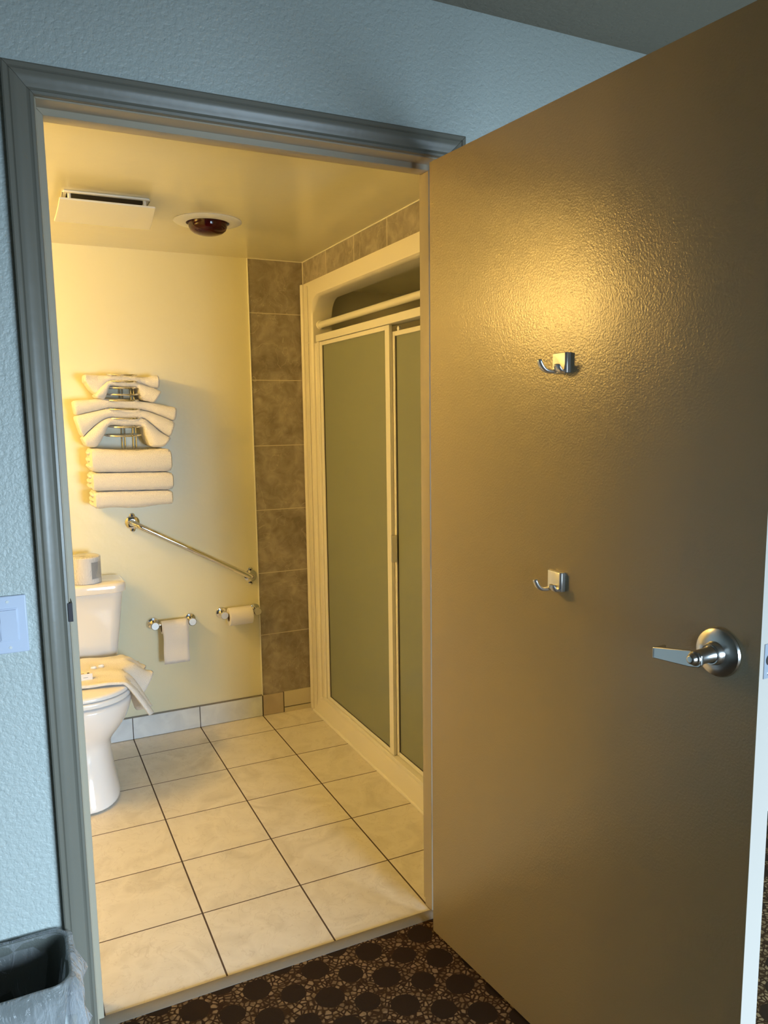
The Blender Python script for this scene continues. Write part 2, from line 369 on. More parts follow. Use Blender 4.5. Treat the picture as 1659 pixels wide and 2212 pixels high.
# flat lever: thin in the off axis, tapering towards its tip, with a short return
sec = []
for t, zc, hh in ((T0+.013,Z0-.001,.008),(T0+.008,Z0-.001,.0125),(T0-.010,Z0-.003,.0138),(T0-.045,Z0-.007,.0118),(T0-.080,Z0-.011,.0098),(T0-.084,Z0-.0115,.0098)):
    sec.append([dp(t,.0575,zc-hh), dp(t,.0575,zc+hh), dp(t,.0645,zc+hh), dp(t,.0645,zc-hh)])
ring_loft(bm, sec)
sec = [[dp(T0-.084,o_,Z0-.021), dp(T0-.084,o_,Z0-.002), dp(T0-.0785,o_,Z0-.002), dp(T0-.0785,o_,Z0-.021)] for o_ in (.0645,.035)]
ring_loft(bm, sec)
obj('handle_lever', bm, M['satin'], dr, bevel=.0015, seg=3)
# latch plate and bolt hole on the free edge
bm = bmesh.new()
ring_loft(bm, [[dp(DWID+o_,-.010,z) for o_ in (0,.0012)] + [dp(DWID+o_,-.036,z) for o_ in (.0012,0)] for z in (.988,1.045)])
lp = obj('latch_plate', bm, M['zinc'], dr, label='bluish metal latch plate')
bm = bmesh.new(); lathe(bm, dp(DWID+.001,-.023,1.018), tv, [(0,.009),(.0008,.009)], 20)
obj('latch_hole', bm, M['dark'], lp)
bm = bmesh.new()
for z in (.995,1.038): lathe(bm, dp(DWID+.001,-.023,z), tv, [(0,.0032),(.001,.0025)], 12)
obj('screw', bm, M['chrome'], lp)
for z in (.25,1.0,1.78):
    bm = bmesh.new(); lathe(bm, dp(-.006,-.050,z), (0,0,1), [(0,.006),(.089,.006)], 14); obj('hinge', bm, M['satin'], dr, smooth=True)

def robe_hook(t, z, label):
    """plate, a long prong curving out and a short prong"""
    o = thing('robe_hook', dp(t, 0, z), label, 'hook', 'robe hooks on the open door')
    bm = bmesh.new()
    ring_loft(bm, [[dp(t-.023,0,z+dz), dp(t+.023,0,z+dz), dp(t+.023,.010,z+dz), dp(t+.019,.013,z+dz), dp(t-.023,.006,z+dz)] for dz in (-.020,.020)])
    obj('hook_plate', bm, M['nickel'], o, bevel=.0012)
    def flat_tube(pts, w0, w1, th):
        b = bmesh.new(); rings = []
        for i, (off, dz, tt) in enumerate(pts):
            k = i/(len(pts)-1); wd = w0*(1-k)+w1*k
            a = Vector((pts[min(i+1,len(pts)-1)][0]-pts[max(i-1,0)][0], pts[min(i+1,len(pts)-1)][1]-pts[max(i-1,0)][1])).normalized()
            c_ = dp(tt, off, z+dz); nn_ = nv*(-a.y)+Vector((0,0,a.x))
            rings.append([c_ + tv*(wd*math.cos(q))+nn_*(th*math.sin(q)) for q in [2*PI*j/12 for j in range(12)]])
        ring_loft(b, rings); return b
    obj('hook_prong', flat_tube([(.008,-.014,t-.006),(.020,-.0165,t-.007),(.032,-.0165,t-.008),(.042,-.013,t-.009),(.049,-.004,t-.010),(.052,.004,t-.010),(.053,.007,t-.010)], .0095, .0055, .0045), M['nickel'], o, smooth=True, subd=1)
    obj('hook_prong', flat_tube([(.008,-.014,t+.012),(.014,-.017,t+.012),(.021,-.016,t+.012),(.026,-.009,t+.012),(.0275,-.002,t+.012)], .0120, .0085, .0042), M['nickel'], o, smooth=True, subd=1)
robe_hook(.463, 1.510, 'silver double robe hook screwed to the door just below the bright glare')
robe_hook(.459, 1.070, 'silver double robe hook lower on the door, level with the grab bar')

# ------------------------------------------------------------------ strike plate on the left jamb
bm = bmesh.new(); ring_loft(bm, [[(JX0-.006,-.0145,z), (JX0+.0030,-.0145,z), (JX0+.0030,.034,z), (JX0+.0002,.034,z), (JX0-.0012,-.0125,z),(JX0-.006,-.0125,z)] for z in (.985,1.025)])
o = obj('strike_plate', bm, M['dark_metal']); tag(o, 'small dark strike plate with a lip on the left door jamb', 'strike plate')

# ------------------------------------------------------------------ light switch
o = thing('light_switch', (-.134, 0, .9915), 'pale blue rocker light switch on the textured wall left of the doorway', 'light switch')
sp_ = obj('switch_plate', mbox(-.169,-.099,-.006,0,.931,1.052), M['switch'], o, bevel=.0025, seg=3)
bm = bmesh.new(); box(bm, -.1515,-.1165,-.0072,-.005,.957,1.026); fr = obj('rocker_frame', bm, M['switch'], o, bevel=.0006)
bm = bmesh.new(); ring_loft(bm, [[(-.1495,-.0065,z_), (-.1185,-.0065,z_), (-.1185,y_,z_), (-.1495,y_,z_)] for z_, y_ in ((.960,-.0082),(.9915,-.0074),(1.023,-.0105))]); obj('rocker', bm, M['switch'], fr, bevel=.0006)
for z in (.943,1.040):
    bm = bmesh.new(); lathe(bm, (-.134,-.006,z), (0,-1,0), [(0,.0032),(.0008,.0028)], 14); obj('screw', bm, M['white_plastic'], sp_)

# ------------------------------------------------------------------ ceiling fan vent
o = thing('exhaust_fan', (.22, 1.02, ZC), 'cream exhaust fan cover dropped below the bathroom ceiling', 'exhaust fan')
FX0, FX1, FY0, FY1 = .094, .350, .915, 1.17
bm = bmesh.new(); e = .012
box(bm, FX0, FX1, FY0, FY0+e, ZC-.007, ZC); box(bm, FX0, FX1, FY1-e, FY1, ZC-.007, ZC); box(bm, FX0, FX0+e, FY0+e, FY1-e, ZC-.007, ZC); box(bm, FX1-e, FX1, FY0+e, FY1-e, ZC-.007, ZC)
obj('fan_frame', bm, M['white_plastic'], o, bevel=.003)
obj('fan_cavity', mbox(FX0+e, FX1-e, FY0+e, FY1-e, ZC-.004, ZC-.001), M['dark'], o)
bm = bmesh.new(); r_ = []
for i in range(9):
    k = i/8; y = .858+k*(1.155-.858); z = 2.069 - .005*math.sin(PI*k)
    r_.append([(.078,y,z), (.356+.03*k,y,z), (.356+.03*k,y,z-.006), (.078,y,z-.006)])
ring_loft(bm, r_); obj('fan_cover', bm, M['white_plastic'], o, bevel=.0015)
for x_ in (.112,.336):
    for y_ in (.935,1.13):
        bm = bmesh.new(); tube(bm, [(x_,y_,ZC-.003),(x_,y_,2.0685)], .005, 10); obj('fan_post', bm, M['white_plastic'], o, smooth=True)

# heat lamp
LC = (.585, 1.135)
o = thing('heat_lamp', (*LC, ZC), 'round recessed heat lamp with dark red bulb and cream trim ring', 'heat lamp')
bm = bmesh.new(); lathe(bm, (*LC, ZC), (0,0,-1), [(0,.119),(.002,.120),(.0045,.116),(.007,.085),(.008,.076),(.004,.074),(.0,.074)], 48)
obj('trim_ring', bm, M['white_plastic'], o, smooth=True)
bm = bmesh.new(); lathe(bm, (*LC, ZC), (0,0,-1), [(.0005,.070),(.010,.068),(.022,.067),(.032,.062),(.041,.050),(.047,.032),(.0500,.012),(.0502,.001)], 40)
obj('lamp_bulb', bm, M['bulb'], o, smooth=True, label='dark red glass bulb')

# ------------------------------------------------------------------ vanity light (outside the view, left wall)
o = thing('vanity_light', (XL, .95, 1.90), 'warm three globe vanity light on the left bathroom wall, outside the picture', 'wall lamp')
obj('back_plate', mbox(XL, XL+.03, .73, 1.17, 1.87, 1.95), M['satin'], o, bevel=.004)
mm = bpy.data.materials.new('warm_globe'); mm.use_nodes = True; b = mm.node_tree.nodes['Principled BSDF']
b.inputs['Base Color'].default_value = (.9,.9,.85,1); b.inputs['Emission Color'].default_value = (*LAMP_COL,1); b.inputs['Emission Strength'].default_value = LAMP_EMIT
for y in (.80,.95,1.10):
    bm = bmesh.new(); bmesh.ops.create_uvsphere(bm, u_segments=16, v_segments=10, radius=.048, matrix=Matrix.Translation((XL+.115,y,1.90)))
    obj('globe', bm, mm, o, smooth=True, angle=180)
    bm = bmesh.new(); tube(bm, [(XL+.02,y,1.905),(XL+.075,y,1.902)], .014, 12); obj('lamp_arm', bm, M['satin'], o, smooth=True)

# ------------------------------------------------------------------ shower stall
SX = 1.139
st = thing('shower_stall', (SX, .93, 0), 'cream moulded shower stall with rounded opening beside the brown tile column', 'shower stall')
OY0, OY1, OZ0, OZ1 = .30, 1.600, .078, 1.932
def rrect(y0, y1, z0, z1, rt_, rb, n=8):
    pts = []
    for cy_, cz_, a0, r in ((y1-rt_, z1-rt_, 0, rt_), (y0+rt_, z1-rt_, PI/2, rt_), (y0+rb, z0+rb, PI, rb), (y1-rb, z0+rb, 1.5*PI, rb)):
        for i in range(n+1):
            a = a0 + PI/2*i/n; pts.append((cy_+r*math.cos(a), cz_+r*math.sin(a)))
    return pts
N8 = 8
outer = rrect(SY0, SY1, 0, SZ, .001, .001, N8)
rings = []
def R3(pts, x): return [(x, y, z) for y, z in pts]
rings.append(R3(outer, SX+.10)); rings.append(R3(outer, SX))
rings.append(R3(rrect(OY0-.018, OY1+.018, OZ0-.010, OZ1+.018, .10, .02, N8), SX+.0005))
rings.append(R3(rrect(OY0-.009, OY1+.009, OZ0-.004, OZ1+.009, .092, .016, N8), SX+.003))
rings.append(R3(rrect(OY0-.002, OY1+.002, OZ0, OZ1+.003, .086, .012, N8), SX+.011))
rings.append(R3(rrect(OY0, OY1, OZ0, OZ1, .084, .01, N8), SX+.024))
rings.append(R3(rrect(OY0, OY1, OZ0, OZ1, .084, .01, N8), SX+.10))
rings.append(R3(outer, SX+.10))
bm = bmesh.new(); ring_loft(bm, rings, cap=False); obj('surround', bm, M['acrylic'], st, smooth=True, angle=30)
bm = bmesh.new()                                                      # raised bead down the wall edge
tube(bm, [(SX-.001,SY1-.016,0),(SX-.001,SY1-.016,SZ-.001)], .0125, 12)
box(bm, SX-.006, SX, SY1-.082, SY1-.046, 0, 1.738); box(bm, SX-.004, SX, SY1-.080, SY1-.048, 1.742, SZ-.012)
obj('edge_molding', bm, M['acrylic'], st, smooth=True, bevel=.003)
bm = bmesh.new()                                                      # curb
ring_loft(bm, [[(SX-.010,y,0),(SX-.009,y,.012),(SX-.003,y,.045),(SX-.001,y,.062),(SX+.004,y,.076),(SX+.014,y,.083),(SX+.09,y,.083),(SX+.10,y,.0)] for y in (SY0+.001, SY1-.05)])
obj('curb', bm, M['acrylic'], st, smooth=True, bevel=.003)
# inner walls, dome and pan
bm = bmesh.new(); xi, xo = SX+.10, 1.98
I0, I1 = .20, 1.665
ins = [(xi, I0), (xo-.06, I0), (xo, I0+.06), (xo, I1-.06), (xo-.06, I1), (xi, I1)]
rr = [[(x_, y_, z) for x_, y_ in ins] for z in (.04, 1.985)]
ring_loft(bm, rr, cap=False, closed=False)
bm.faces.new([bm.verts.new(q) for q in rr[1]]); bm.faces.new([bm.verts.new(q) for q in rr[0]])
obj('inner_wall', bm, M['acrylic'], st, smooth=True, angle=20)
for za, zb_ in ((.084, .490), (.4925, 1.7365)):                        # recessed side filler in two sections
    bm = bmesh.new(); ring_loft(bm, [[(SX+.014,1.6005,z),(SX+.022,1.596,z),(SX+.031,1.582,z),(SX+.032,1.568,z),(SX+.026,1.5575,z),(SX+.06,1.5575,z),(SX+.06,1.6005,z)] for z in (za, zb_)])
    obj('side_filler', bm, M['acrylic'], st, smooth=True, angle=50)
bm = bmesh.new(); tube(bm, [(SX-.010,SY0+.001,.003),(SX-.010,SY1-.05,.003)], .0065, 10); obj('floor_bead', bm, M['rail'], st, smooth=True)
# sliding door frame
fr = thing('shower_door_frame', (SX+.02, .93, .083), 'white metal track frame around the sliding shower doors', 'shower door frame')
HX0, HX1 = SX+.006, SX+.058
obj('header_rail', mbox(HX0, HX1, OY0, 1.562, 1.738, 1.768), M['rail'], fr, bevel=.002)
obj('bottom_track', mbox(HX0-.001, HX1, OY0, 1.562, .083, .099), M['rail'], fr, bevel=.002)
obj('side_jamb', mbox(HX0+.001, HX1-.001, 1.533, 1.557, .099, 1.738), M['rail'], fr, bevel=.002)
obj('side_jamb', mbox(HX0+.001, HX1-.001, OY0, OY0+.026, .099, 1.738), M['rail'], fr, bevel=.002)
def shower_door(x, y0, y1, z0, z1, label, sl, sr, handle):
    o = thing('shower_door', (x, (y0+y1)/2, z0), label, 'shower door', 'sliding shower doors')
    t = .013
    obj('stile', mbox(x, x+t, y1-sl, y1, z0, z1), M['rail'], o, bevel=.0015)
    obj('stile', mbox(x, x+t, y0, y0+sr, z0, z1), M['rail'], o, bevel=.0015)
    obj('rail', mbox(x+.0005, x+t-.0005, y0+sr, y1-sl, z1-.017, z1), M['rail'], o, bevel=.0015)
    obj('rail', mbox(x+.0005, x+t-.0005, y0+sr, y1-sl, z0, z0+.016), M['rail'], o, bevel=.0015)
    gl = obj('glass_panel', mbox(x+.005, x+.009, y0+sr, y1-sl, z0+.016, z1-.017), M['frost'], o)
    bm = bmesh.new(); box(bm, x+.0035, x+.0105, y1-sl-.007, y1-sl+.001, z0+.016, z1-.017)
    box(bm, x+.0035, x+.0105, y0+sr, y1-sl-.004, z0+.015, z0+.0185)
    obj('gasket_shadow', bm, M['gasket_shadow'], gl)  # gasket's dark shadow line at the pane edges, built as black strips
    if handle:
        ha = obj('handle_pull', mbox(x-.018, x-.001, y1-.026, y1-.010, .870, .968), M['satin'], o, bevel=.003)
    return o
shower_door(SX+.012, .828, 1.532, .1005, 1.7365, 'frosted sliding shower door nearest the brown tile column', .028, .036, False)
sd = shower_door(SX+.026, .335, .846, .1015, 1.712, 'frosted sliding shower door with pull handle, partly behind the bedroom door', .034, .03, False)
bm = bmesh.new(); ring_loft(bm, [[(SX+.006,.812,z),(SX+.025,.806,z),(SX+.025,.822,z),(SX+.006,.818,z)] for z in (.868,.970)])
obj('handle_pull', bm, M['satin'], sd, bevel=.001, label='grey metal pull handle')
bm = bmesh.new(); lathe(bm, (SX+.030,.79,1.719), (1,0,0), [(0,.009),(.008,.009)], 16); obj('roller', bm, M['white_plastic'], sd, smooth=True)
bm = bmesh.new(); tube(bm, [(SX+.045,1.594,1.818),(SX+.045,OY0,1.818)], .0145, 18); lathe(bm, (SX+.045,1.600,1.818), (0,-1,0), [(0,.020),(.006,.020),(.010,.0155)], 18)
o = obj('shower_rod', bm, M['rail'], smooth=True); tag(o, 'white round rod running across the shower opening above the door header', 'shower rod')

# ------------------------------------------------------------------ grab bar
a, b = Vector((.345, D, .968)), Vector((.855, D, .682))
o = thing('grab_bar', a, 'slanted chrome grab bar below the towels on the yellow wall', 'grab bar')
out = Vector((0,-1,0)); dv = (b-a).normalized(); r = .035; L = .055
pts = [a] + [a+out*(L-r)] + [a+out*(L-r)+dv*r*(1-math.cos(q))+out*r*math.sin(q) for q in [PI/2*i/6 for i in range(1,7)]]
pts += [b+out*(L-r)-dv*r*(1-math.cos(q))+out*r*math.sin(q) for q in [PI/2*i/6 for i in range(6,-1,-1)]] + [b]
bm = bmesh.new(); tube(bm, pts, .0125, 20, cap=False); obj('bar', bm, M['chrome'], o, smooth=True, angle=180)
for e in (a, b):
    bm = bmesh.new(); lathe(bm, e, out, [(0,.030),(.003,.030),(.0045,.026),(.006,.016),(.012,.0145)], 28)
    for s in (-1,1): lathe(bm, e+Vector((0,0,s*.030)), out, [(0,.011),(.003,.011),(.0045,.007)], 16)
    fl = obj('mounting_flange', bm, M['chrome'], o, smooth=True, angle=30)
    for s in (-1,1):
        bm = bmesh.new(); lathe(bm, e+Vector((0,-.0045,s*.030)), out, [(0,.0045),(.0015,.0035)], 12); obj('screw', bm, M['dark_metal'], fl)

# ------------------------------------------------------------------ toilet paper holders
def tp_holder(x0, x1, z, hlabel, rlabel, rr_, rx0, rx1, sheet):
    o = thing('toilet_paper_holder', ((x0+x1)/2, D, z), hlabel, 'toilet paper holder', 'toilet paper holders on the back wall')
    for x in (x0, x1):
        bm = bmesh.new(); lathe(bm, (x,D,z), (0,-1,0), [(0,.026),(.004,.0265),(.009,.024),(.011,.015),(.030,.0145),(.055,.0165),(.060,.0185),(.064,.0185),(.066,.017)], 28)
        ps = obj('post', bm, M['chrome'], o, smooth=True, angle=30)
        bm = bmesh.new(); lathe(bm, (x,D-.0655,z), (0,-1,0), [(0,.0165),(.0015,.0155)], 24); obj('end_cap', bm, M['nickel'], ps)
    bm = bmesh.new(); tube(bm, [(x0+.01,D-.048,z),(x1-.01,D-.048,z)], .0065, 14); obj('roller', bm, M['chrome'], o, smooth=True)
    yc, zc = D-.048, z-(.020-.007) + .0
    r_ = thing('toilet_paper_roll', ((rx0+rx1)/2, yc, zc), rlabel, 'toilet paper roll', 'toilet paper rolls on the holders')
    bm = bmesh.new(); prof = [(0,.0205),(0,rr_-.002),(.002,rr_),(rx1-rx0-.002,rr_),(rx1-rx0,rr_-.002),(rx1-rx0,.0205),(0,.0205)]
    lathe(bm, (rx0,yc,zc), (1,0,0), prof, 40, cap=False); obj('paper', bm, M['paper'], r_, smooth=True, angle=40)
    bm = bmesh.new(); lathe(bm, (rx0+.0005,yc,zc), (1,0,0), [(0,.0195),(0,.0205),(rx1-rx0-.001,.0205),(rx1-rx0-.001,.0195),(0,.0195)], 28, cap=False); obj('cardboard_core', bm, M['card'], r_, smooth=True, angle=40)
    if sheet:
        bm = bmesh.new(); cols = []
        path = [(yc-rr_*math.cos(q)-.0006, zc+rr_*math.sin(q)) for q in [PI*.62-PI*.62*i/8 for i in range(9)]]
        path += [(yc-rr_-.0006-.003*math.sin(i*.9), zc-(zc-sheet)*i/10) for i in range(1,11)]
        for k in range(9):
            x = rx0+.002+(rx1-rx0-.004)*k/8
            cols.append([(x+.0012*math.sin(j*.7), y+.0012*math.sin(k*1.3+j*.35), z_) for j, (y, z_) in enumerate(path)])
        ring_loft(bm, cols, cap=False, closed=False)
        s_ = obj('hanging_sheet', bm, M['paper'], r_, smooth=True, angle=180); s_.modifiers.new('solid','SOLIDIFY').thickness = .0008
tp_holder(.407, .568, .515, 'chrome two-post paper holder beside the toilet tank, under the grab bar', 'nearly used toilet paper roll with a long sheet hanging down', .029, .434, .548, .342)
tp_holder(.712, .866, .525, 'chrome two-post paper holder touching the brown tile column', 'fuller toilet paper roll beside the brown tile column', .041, .733, .840, None)

# ------------------------------------------------------------------ toilet
TX = .06
def sup(yf, yb, hw, z, n=40, e=2.25, eb=3.2):
    pts = []; yc = yf + (yb-yf)*.42
    for i in range(n):
        a = 2*PI*i/n; c_, s_ = math.cos(a), math.sin(a)
        ee = e if s_ < 0 else eb
        px_ = hw*math.copysign(abs(c_)**(2/ee), c_)
        py_ = math.copysign(abs(s_)**(2/ee), s_)*((yc-yf) if s_ < 0 else (yb-yc))
        pts.append((TX+px_, yc+py_, z))
    return pts
o = thing('toilet', (TX, 1.35, 0), 'white two-piece toilet with closed lid at the left edge of the doorway', 'toilet')
bm = bmesh.new()
prof = [(0,1.076,1.56,.124),(.010,1.074,1.56,.126),(.03,1.080,1.555,.123),(.08,1.096,1.55,.114),(.14,1.112,1.54,.106),(.20,1.122,1.53,.102),(.232,1.120,1.53,.107),(.265,1.098,1.53,.134),(.30,1.072,1.53,.157),(.34,1.052,1.53,.174),(.375,1.043,1.53,.182),(.395,1.043,1.53,.183),(.401,1.049,1.525,.178)]
ring_loft(bm, [sup(yf,yb,hw,z) for z,yf,yb,hw in prof]); obj('bowl', bm, M['porcelain'], o, smooth=True, angle=180, subd=1)
bm = bmesh.new(); ring_loft(bm, [sup(1.044+q,1.50,.182-q,z,48) for z,q in ((.404,.006),(.406,.001),(.410,0),(.420,0),(.424,.002),(.4255,.007))]); obj('seat', bm, M['seat'], o, smooth=True, angle=60)
bm = bmesh.new(); ring_loft(bm, [sup(1.046+q,1.495,.181-q,z,48) for z,q in ((.4285,.006),(.430,.001),(.438,0),(.443,.003),(.446,.012),(.448,.04))]); obj('lid', bm, M['seat'], o, smooth=True, angle=60)
def trect(hw, y0, y1, z, r, n=6):
    pts = []
    for cx_, cy_, a0 in ((TX+hw-r,y1-r,0),(TX-hw+r,y1-r,PI/2),(TX-hw+r,y0+r,PI),(TX+hw-r,y0+r,1.5*PI)):
        for i in range(n+1): a = a0+PI/2*i/n; pts.append((cx_+r*math.cos(a), cy_+r*math.sin(a), z))
    return pts
bm = bmesh.new(); ring_loft(bm, [trect(hw,y0,1.70,z,r) for z,hw,y0,r in ((.405,.145,1.56,.03),(.412,.168,1.545,.04),(.43,.178,1.535,.045),(.50,.185,1.527,.045),(.60,.197,1.517,.045),(.716,.210,1.508,.045))])
obj('tank', bm, M['porcelain'], o, smooth=True, angle=50)
bm = bmesh.new(); ring_loft(bm, [trect(hw,y0,1.706,z,r) for z,hw,y0,r in ((.714,.215,1.503,.045),(.717,.221,1.498,.05),(.742,.2225,1.496,.05),(.750,.219,1.499,.048),(.7535,.210,1.508,.042))])
obj('tank_lid', bm, M['porcelain'], o, smooth=True, angle=50)
# wrapped roll on the tank
RC = (.135, 1.575)
o = thing('wrapped_paper_roll', (*RC, .7535), 'spare toilet paper roll in clear wrap with grey label on the tank lid', 'toilet paper roll')
bm = bmesh.new(); lathe(bm, (*RC,.7545), (0,0,1), [(0,.02),(0,.054),(.003,.057),(.104,.057),(.107,.054),(.107,.02),(0,.02)], 40, cap=False); obj('paper', bm, M['paper'], o, smooth=True, angle=40)
bm = bmesh.new(); ring_loft(bm, [[(RC[0]+.0580*math.cos(a), RC[1]+.0580*math.sin(a), z) for a in [-1.25+1.1*i/10 for i in range(11)]] for z in (.775,.842)], cap=False, closed=False)
obj('paper_label', bm, M['grey_label'], o, smooth=True, label='grey printed label')
bm = bmesh.new(); lathe(bm, (*RC,.7537), (0,0,1), [(0,.03),(0,.057),(.002,.0592),(.05,.0588),(.108,.0592),(.113,.050),(.110,.028),(.106,.006)], 40, cap=True); obj('clear_wrap', bm, M['wrap'], o, smooth=True, angle=60)

# bath mat towel draped on the lid
def drape():
    bm = bmesh.new(); nx, ny = 44, 40; g = []
    for j in range(ny+1):
        v_ = j/ny; y = 1.135 + v_*.352
        row = []
        for i in range(nx+1):
            u = i/nx
            xe = TX-.17
            s = u*(.475+.02*math.sin(v_*5))           # arclength from the left
            edge = TX+.155-.05*max(0,(.25-v_))*4*.25
            x = xe+s; z = .4535
            over = x-edge
            yy = y + .012*math.sin(u*7)
            if over > 0:
                back = max(0, min(1, (v_-.38)/.25)); back = back*back*(3-2*back)   # 0 = front tail, 1 = back lobe
                tail = 1-back
                dip = math.exp(-((v_-.42)/.07)**2)
                k_ = over*over/(over+.035)
                x = edge + over*(.52*tail+.80*back) - dip*over*.25
                z -= k_*(1.0*tail+.42*back) + dip*k_*.15
                z += .012*math.sin(over*40)*back*min(1, over/.05)
                yy += (-.10*tail+.16*back)*over + dip*.0
                x += .010*math.sin(v_*24)*min(1, over/.06)
            z += .0035*noise.noise(Vector((x*16,yy*16,0))) + .0045*max(0,math.sin((yy*1.+x*.55)*38))*(.4+u) 
            if j == 0 or j == ny: z -= .001
            row.append((x,yy,z))
        g.append(row)
    vs = [[bm.verts.new(q) for q in r] for r in g]
    for j in range(ny):
        for i in range(nx): bm.faces.new((vs[j][i],vs[j][i+1],vs[j+1][i+1],vs[j+1][i]))
    return bm
dt = obj('hand_towel', drape(), M['terry'], smooth=True, angle=180)
s_ = dt.modifiers.new('solid','SOLIDIFY'); s_.thickness = .009; s_.offset = 1
tag(dt, 'white towel spread over the closed toilet lid with its right end hanging down', 'towel')
# soap box and small bars
o = thing('soap_box', (.085, 1.225, .463), 'small white soap box with dark print on the towel over the toilet', 'soap box')
ca = obj('carton', mbox(.052,.108,1.205,1.228,.4625,.487), M['paper'], o, bevel=.001)
obj('carton_print', mbox(.090,.098,1.2085,1.2175,.487,.4876), M['dark'], ca)
obj('carton_print', mbox(.058,.080,1.211,1.215,.487,.4876), M['card'], ca)
obj('carton_print', mbox(.076,.092,1.2044,1.205,.473,.4745), M['grey_label'], ca)
for i, (x, y, l) in enumerate(((.122,1.335,'small white soap bar lying nearest the soap box on the toilet towel'), (.150,1.345,'small white soap bar lying behind, closest to the toilet tank'))):
    bm = bmesh.new(); ring_loft(bm, [[(x+.011*k*math.cos(a),y+.006*k*math.sin(a),z) for a in [2*PI*q/16 for q in range(16)]] for z,k in ((.462,.8),(.465,1),(.470,1),(.473,.8))])
    tag(obj('soap_bar', bm, M['seat'], smooth=True, angle=60), l, 'soap', 'small soaps on the toilet towel')

# ------------------------------------------------------------------ towel rack and towels
def ray(u, v):
    return (fw + r2*((u-PX)/F) + u2*(-(v-PY)/F))
def zt(x, y, Y):     # traced towel outline point (in the 5.925x crop) to the plane Y
    d = ray(140+x/5.925, 780+y/5.925); t = (Y-CY)/d.y; return CX+t*d.x, CZ+t*d.z
rack = thing('towel_rack', (.345, D, 1.30), 'chrome wire towel rack holding towels above the grab bar', 'towel rack')
bm = bmesh.new()
for x in (.322,.334,.367,.379): tube(bm, [(x,D-.012,1.06),(x,D-.012,1.592)], .0022, 8)
obj('upright', bm, M['chrome'], rack, smooth=True)
hoops = [(165,560,940),(250,560,955),(333,575,940),(418,565,965),(495,520,965),(608,530,1000),(725,555,1015),(835,580,1010),(948,530,1000),(1140,570,1080)]
for zpx, xa, xb in hoops:
    Y = 1.552; x0, z0 = zt(xa, zpx, Y); x1, z1 = zt(xb, zpx, Y); xm = (x0+x1)/2; hw = (x1-x0)/2; z = (z0+z1)/2
    bm = bmesh.new(); pts = [(xm-hw*.80, D-.012, z+.0)] + [(xm-hw*math.cos(q), 1.605-.053*math.sin(q), z-.004*math.sin(q)) for q in [PI*i/14 for i in range(15)]] + [(xm+hw*.80, D-.012, z)]
    tube(bm, pts, .0036, 8); tube(bm, [(xm-hw*.8,D-.012,z),(xm+hw*.8,D-.012,z)], .0024, 8)
    obj('hoop', bm, M['chrome'], rack, smooth=True)
def spl(P, n):
    """Catmull-Rom through 2-D pairs"""
    out = []; m_ = len(P)-1
    for i in range(n*m_+1):
        k = min(i//n, m_-1); t = (i-k*n)/n
        a, b, c, d = P[max(k-1,0)], P[k], P[k+1], P[min(k+2,m_)]
        out.append(tuple(.5*((2*b[j])+(c[j]-a[j])*t+(2*a[j]-5*b[j]+4*c[j]-d[j])*t*t+(3*b[j]-a[j]-3*c[j]+d[j])*t**3) for j in range(4)))
    return out
def rack_towel(pairs, Yf, Yb, label, group, name='hand_towel', nseg=5, seed=0):
    S_ = spl([(*a, *b) for a, b in pairs], nseg); rings = []
    n = len(S_)
    for i, (ax, ay, bx, by) in enumerate(S_):
        xt, z1 = zt(ax, ay, Yf); xb_, z0 = zt(bx, by, Yf)
        k = i/(n-1); endf = min(1, min(k, 1-k)*9+.35)
        bulge = .012*abs(k-.5)*2; ring = []
        prof = [(-.02,0,1),(.0,.10,1),(.02,.32,1),(.03,.5,1),(.02,.68,1),(0,.90,1),(-.02,1,1)]
        hgt = max(.004, math.hypot(z1-z0, xt-xb_)); rr_ = min(.016, hgt*.5)
        M_ = 12
        for q in range(M_+1):   # rounded front, bottom to top
            a = -PI/2 + PI*q/M_
            f = .5+.5*math.sin(a); g_ = math.cos(a)
            y = Yf + rr_*(1-g_) - bulge*g_ + .0018*noise.noise(Vector((i*.33,q*.5,seed*7.1)))
            ring.append((xb_+(xt-xb_)*f, y, z0+(z1-z0)*f + .0012*noise.noise(Vector((i*.25,q*.3,seed*3.3+9)))))
        ring.append((xt, Yb-.01, z1-.001)); ring.append((xt+(xb_-xt)*.15, Yb, z1+(z0-z1)*.15)); ring.append((xt+(xb_-xt)*.85, Yb, z1+(z0-z1)*.85)); ring.append((xb_, Yb-.01, z0+.001))
        rings.append(ring)
    # soften the two ends
    for e_, s in ((0,1),(-1,-1)):
        c_ = Vector((0,0,0))
        for q in rings[e_]: c_ += Vector(q)
        c_ /= len(rings[e_]); far_ = [tuple(c_+(Vector(q)-c_)*.82+Vector((-s*.006,0,0))) for q in rings[e_]]
        if e_ == 0: rings.insert(0, far_)
        else: rings.append(far_)
    bm = bmesh.new(); ring_loft(bm, rings)
    o = obj(name, bm, M['terry'], smooth=True, angle=70)
    return tag(o, label, 'towel', group)
gw, gh, gb = 'washcloths threaded through the rack', 'hand towels threaded through the rack', 'rolled bath towels at the foot of the rack'
Yh = 1.585
rack_towel([((265,165),(268,278)),((330,170),(335,372)),((415,176),(430,425)),((500,180),(500,330)),((570,182),(575,268)),((740,188),(740,268)),((880,195),(885,272)),((960,203),(980,292)),((1050,200),(1080,327)),((1120,188),(1140,345)),((1188,178),(1195,350))], Yh, D-.016, 'topmost white washcloth in the chrome towel rack', gw, 'washcloth', seed=1)
